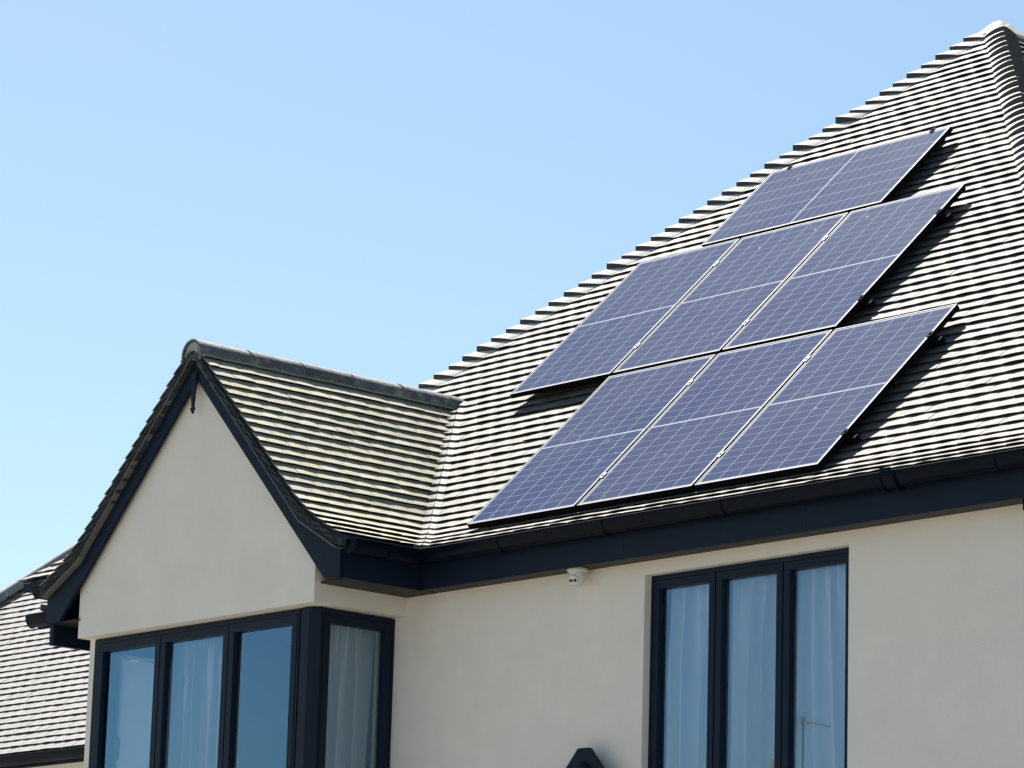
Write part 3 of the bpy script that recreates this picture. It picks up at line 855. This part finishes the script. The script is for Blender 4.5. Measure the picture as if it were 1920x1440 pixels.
# ------------------------------------------------------------------ solar array
PW, PH, PTH = 1.0, 1.704, 0.036
slope = Matrix.Rotation(R(TH), 4, 'X')
LIFT = V3((0, -math.sin(R(TH)), math.cos(R(TH)))) * 0.008
def make_panel():
    root = thing('solar_panel', 'p', 'solar panel', (0, 0, 0), 'solar panels mounted on the roof')
    m_ = MB(); lip = .006
    for lo, hi in (((0, 0), (PW, lip)), ((0, PH - lip), (PW, PH)), ((0, lip), (lip, PH - lip)), ((PW - lip, lip), (PW, PH - lip))):
        m_.box((lo[0], lo[1], -PTH), (hi[0], hi[1], -.0015), 1)
        m_.box((lo[0] + .0006, lo[1] + .0006, -.0015), (hi[0] - .0006, hi[1] - .0006, 0))
    obj('frame', m_, [M_ALU, M_BLK], root)
    m_ = MB(); m_.face([(lip, lip, -.0025), (PW - lip, lip, -.0025), (PW - lip, PH - lip, -.0025), (lip, PH - lip, -.0025)])
    m_.face([(lip, PH - lip, -.008), (PW - lip, PH - lip, -.008), (PW - lip, lip, -.008), (lip, lip, -.008)])
    obj('glass', m_, M_CELL, root, uv=lambda c: (c.x - lip, c.y - lip))
    return root
def clamp(root, x, y, end, horiz=False):
    m_ = MB(); a, b = (.028, .017) if not horiz else (.017, .028)
    # a clamp gripping the frame edge: top flange, bolt head
    m_.box((x - b, y - a, .0005), (x + b, y + a, .005)); m_.box((x - b * .5, y - a * .9, -.034), (x + b * .5, y + a * .9, .0005))
    m_.lathe((x, y, .005), (0, 0, 1), [(0, .007), (.006, .007)], 6)
    o = obj('clamp', m_, M_STEEL if not end else M_BLK, root, inv=False)
    return o
def copy_tree(o):
    c = o.copy(); C.objects.link(c)
    for ch in o.children:
        d = ch.copy(); C.objects.link(d); d.parent = c
    return c
proto = make_panel()
upw = V3((0, math.cos(R(TH)), math.sin(R(TH))))
PX = 1.027
rows_ = [(0.0, [(0, 'leftmost panel of the bottom row, above the gutter'), (1, 'middle panel of the bottom row, above the gutter'), (2, 'rightmost panel of the bottom row')]),
         (PH + .045, [(-1, 'leftmost panel of the middle row'), (0, 'middle panel of the middle row, enclosed by other panels'), (1, 'rightmost panel of the middle row')])]
first = True
for v0, items in rows_:
    for c, lab in items:
        o = proto if first else copy_tree(proto); first = False
        o.matrix_world = Matrix.Translation(V3((c * PX, 0, 0)) + upw * v0 + LIFT) @ slope
        tag(o, 'portrait blue solar panel, ' + lab)
ls = copy_tree(proto)
ls.matrix_world = Matrix.Translation(V3((-.438 + PH, 0, 0)) + upw * (2 * PH + .09) + LIFT) @ slope @ Matrix.Rotation(R(90), 4, 'Z')
tag(ls, 'only landscape solar panel, alone at the top of the array nearest the roof peak')
panels = [o for o in C.objects if o.name.startswith('solar_panel')]
def add_clamps():
    for o in panels:
        if o is ls:
            for yy in (.17, PH - .17): clamp(o, PW + .008, yy, True, True)
            continue
        right_end = abs(o.matrix_world.translation.x - (2 * PX if o.matrix_world.translation.z < .1 else PX)) < .05
        for yy in (.19 * PH, .80 * PH):
            clamp(o, PW + (.002 if right_end else .0135), yy, right_end)
add_clamps()
def rail(x0, x1, v, along, label):
    m_ = MB(); w_ = .02
    if along == 'x':
        m_.box((x0, v - w_, -PTH - .043), (x1, v + w_, -PTH - .001)); hooks = [x0 + .25 + i * 1.02 for i in range(int((x1 - x0 - .3) / 1.02) + 1)]
    else:
        m_.box((v - w_, x0, -PTH - .043), (v + w_, x1, -PTH - .001)); hooks = [x0 + .1, x1 - .1]
    root = thing('mounting_rail', label, 'rail', (0, 0, 0), 'rails under the solar panels')
    obj('rail', m_, M_BLK, root, inv=False)
    for h in hooks:
        k = MB()
        if along == 'x': k.box((h - .018, v - .10, -.108), (h + .018, v + .02, -.102)); k.box((h - .018, v - .021, -.102), (h + .018, v - .0205 + .006, -.05)); k.box((h - .03, v + .0205, -.075), (h + .03, v + .034, -.03))
        else: k.box((v - .018, h - .10, -.108), (v + .018, h + .02, -.102)); k.box((v - .018, h, -.102), (v + .018, h + .006, -PTH - .043))
        obj('roof_hook', k, M_BLK, root, inv=False)
    root.matrix_world = Matrix.Translation(LIFT) @ slope
b_ = PH + .045
rail(-.01, 3.12, .19 * PH, 'x', 'dark rail low under the bottom row of panels, just above the gutter')
rail(-.01, 3.12, .80 * PH, 'x', 'dark rail high under the bottom row of panels, its end poking out top right')
rail(-PX - .01, 2.095, b_ + .19 * PH, 'x', 'dark rail low under the middle row of panels, above the bottom row')
rail(-PX - .01, 2.095, b_ + .80 * PH, 'x', 'dark rail high under the middle row of panels, its end poking out top right')
rail(2 * PH + .06, 3 * PH - .55, -.438 + .17, 'y', 'short dark rail under the left part of the landscape panel')
rail(2 * PH + .06, 3 * PH - .55, -.438 + PH - .17, 'y', 'short dark rail under the right part of the landscape panel')

# ------------------------------------------------------------------ security camera under the soffit
sc = thing('security_camera', 'white ball security camera with two dark lenses under the soffit', 'security camera', (1.135, -.085, ZF))
cxy = V3((1.135, -.085, ZF + .006))
mb = MB(); mb.lathe(cxy, (0, 0, -1), [(0, .064), (.004, .066), (.016, .066), (.022, .058), (.026, .050)], 28)
obj('mount', mb, M_CAMW, sc, smooth=True)
mb = MB(); mb.lathe(cxy + V3((.0, .0, -.024)), (0.10, -.05, -1), [(0, .050), (.03, .050), (.055, .045), (.078, .030), (.088, .012)], 28)
obj('housing', mb, M_CAMW, sc, smooth=True)
look = V3((.35, -1.0, -.55)).normalized()
bc = cxy + V3((0, -.012, -.060))
mb = MB(); mb.lathe(bc, look, [(-.01, .030), (.02, .036), (.040, .034), (.044, .030)], 28)
ball = obj('camera_head', mb, M_CAMW, sc, smooth=True)
sx_ = look.cross(V3((0, 0, 1))).normalized()
for s in (-1, 1):
    mb = MB(); mb.lathe(bc + look * .0438 + sx_ * s * .0145, look, [(0, .0105), (.003, .0105), (.004, .008)], 16)
    obj('lens', mb, M_LENS, sc)

# right edge: dark box with a white floodlight under it, and a white alarm box
fl = thing('floodlight', 'white floodlight on a dark block under the eaves at the right picture edge', 'light', (4.76, 0, -.50))
mb = MB(); mb.box((4.665, -.115, -.475), (4.85, -.002, -.412)); obj('mount', mb, M_BLK, fl, bevel=.004)
mb = MB()
mb.prism([V3((4.685, -.13, -.535)), V3((4.84, -.13, -.535)), V3((4.84, -.03, -.490)), V3((4.685, -.03, -.490))], (0, .03, -.022))
mb.tube((4.76, -.05, -.474), (4.76, -.05, -.50), .014)
obj('lamp_head', mb, M_CAMW, fl, bevel=.004)
mb = MB(); mb.box((4.645, -.055, -1.02), (4.87, -.001, -.82))
tag(obj('alarm_box', mb, M_CAMW, None, bevel=.03), 'white rounded alarm box on the wall at the right picture edge', 'alarm box')

# television aerial on a mast across the road, seen mirrored in the right-hand pane
def at_window_reflection():
    d = (fwd * 6606 + r2 * (1506 - 960) - u2 * (1352 - 720)).normalized()
    d = d.copy(); tt = (0.085 - CAM.y) / d.y; hitp = CAM + d * tt
    rd = V3((d.x, -d.y, d.z))
    return hitp + rd * 62.0, rd
apos, rd = at_window_reflection()
ae = thing('tv_aerial', 'thin television aerial on a tall mast, mirrored in the rightmost window pane', 'aerial', (apos.x, apos.y, GZ))
mb = MB(); mb.tube((apos.x, apos.y, GZ), (apos.x, apos.y, apos.z + .1), .022); obj('mast', mb, M_BLK, ae)
mb = MB()
bd = V3((.10, -1.0, -.05)).normalized(); pd = bd.cross(V3((0, 0, 1))).normalized()
mb.tube(apos - bd * .1, apos + bd * .85, .012)
zz = V3((0, 0, 1))
for i in range(6): mb.tube(apos + bd * (.28 + i * .11) - zz * .11, apos + bd * (.28 + i * .11) + zz * .11, .006, 6)
for i in range(4):
    mb.tube(apos - pd * .22 + zz * (i * .13 - .2), apos + pd * .22 + zz * (i * .13 - .2), .007, 6)
for q in (-.22, -.08, .08, .22): mb.tube(apos + pd * q - zz * .2, apos + pd * q + zz * .2, .006, 6)
obj('antenna', mb, M_BLK, ae)

# ------------------------------------------------------------------ ground
mb = MB(); mb.face([(-1500, -1500, GZ - .02), (1500, -1500, GZ - .02), (1500, 1500, GZ - .02), (-1500, 1500, GZ - .02)])
tag(obj('ground', mb, M_GRASS), None, None, None, 'structure')
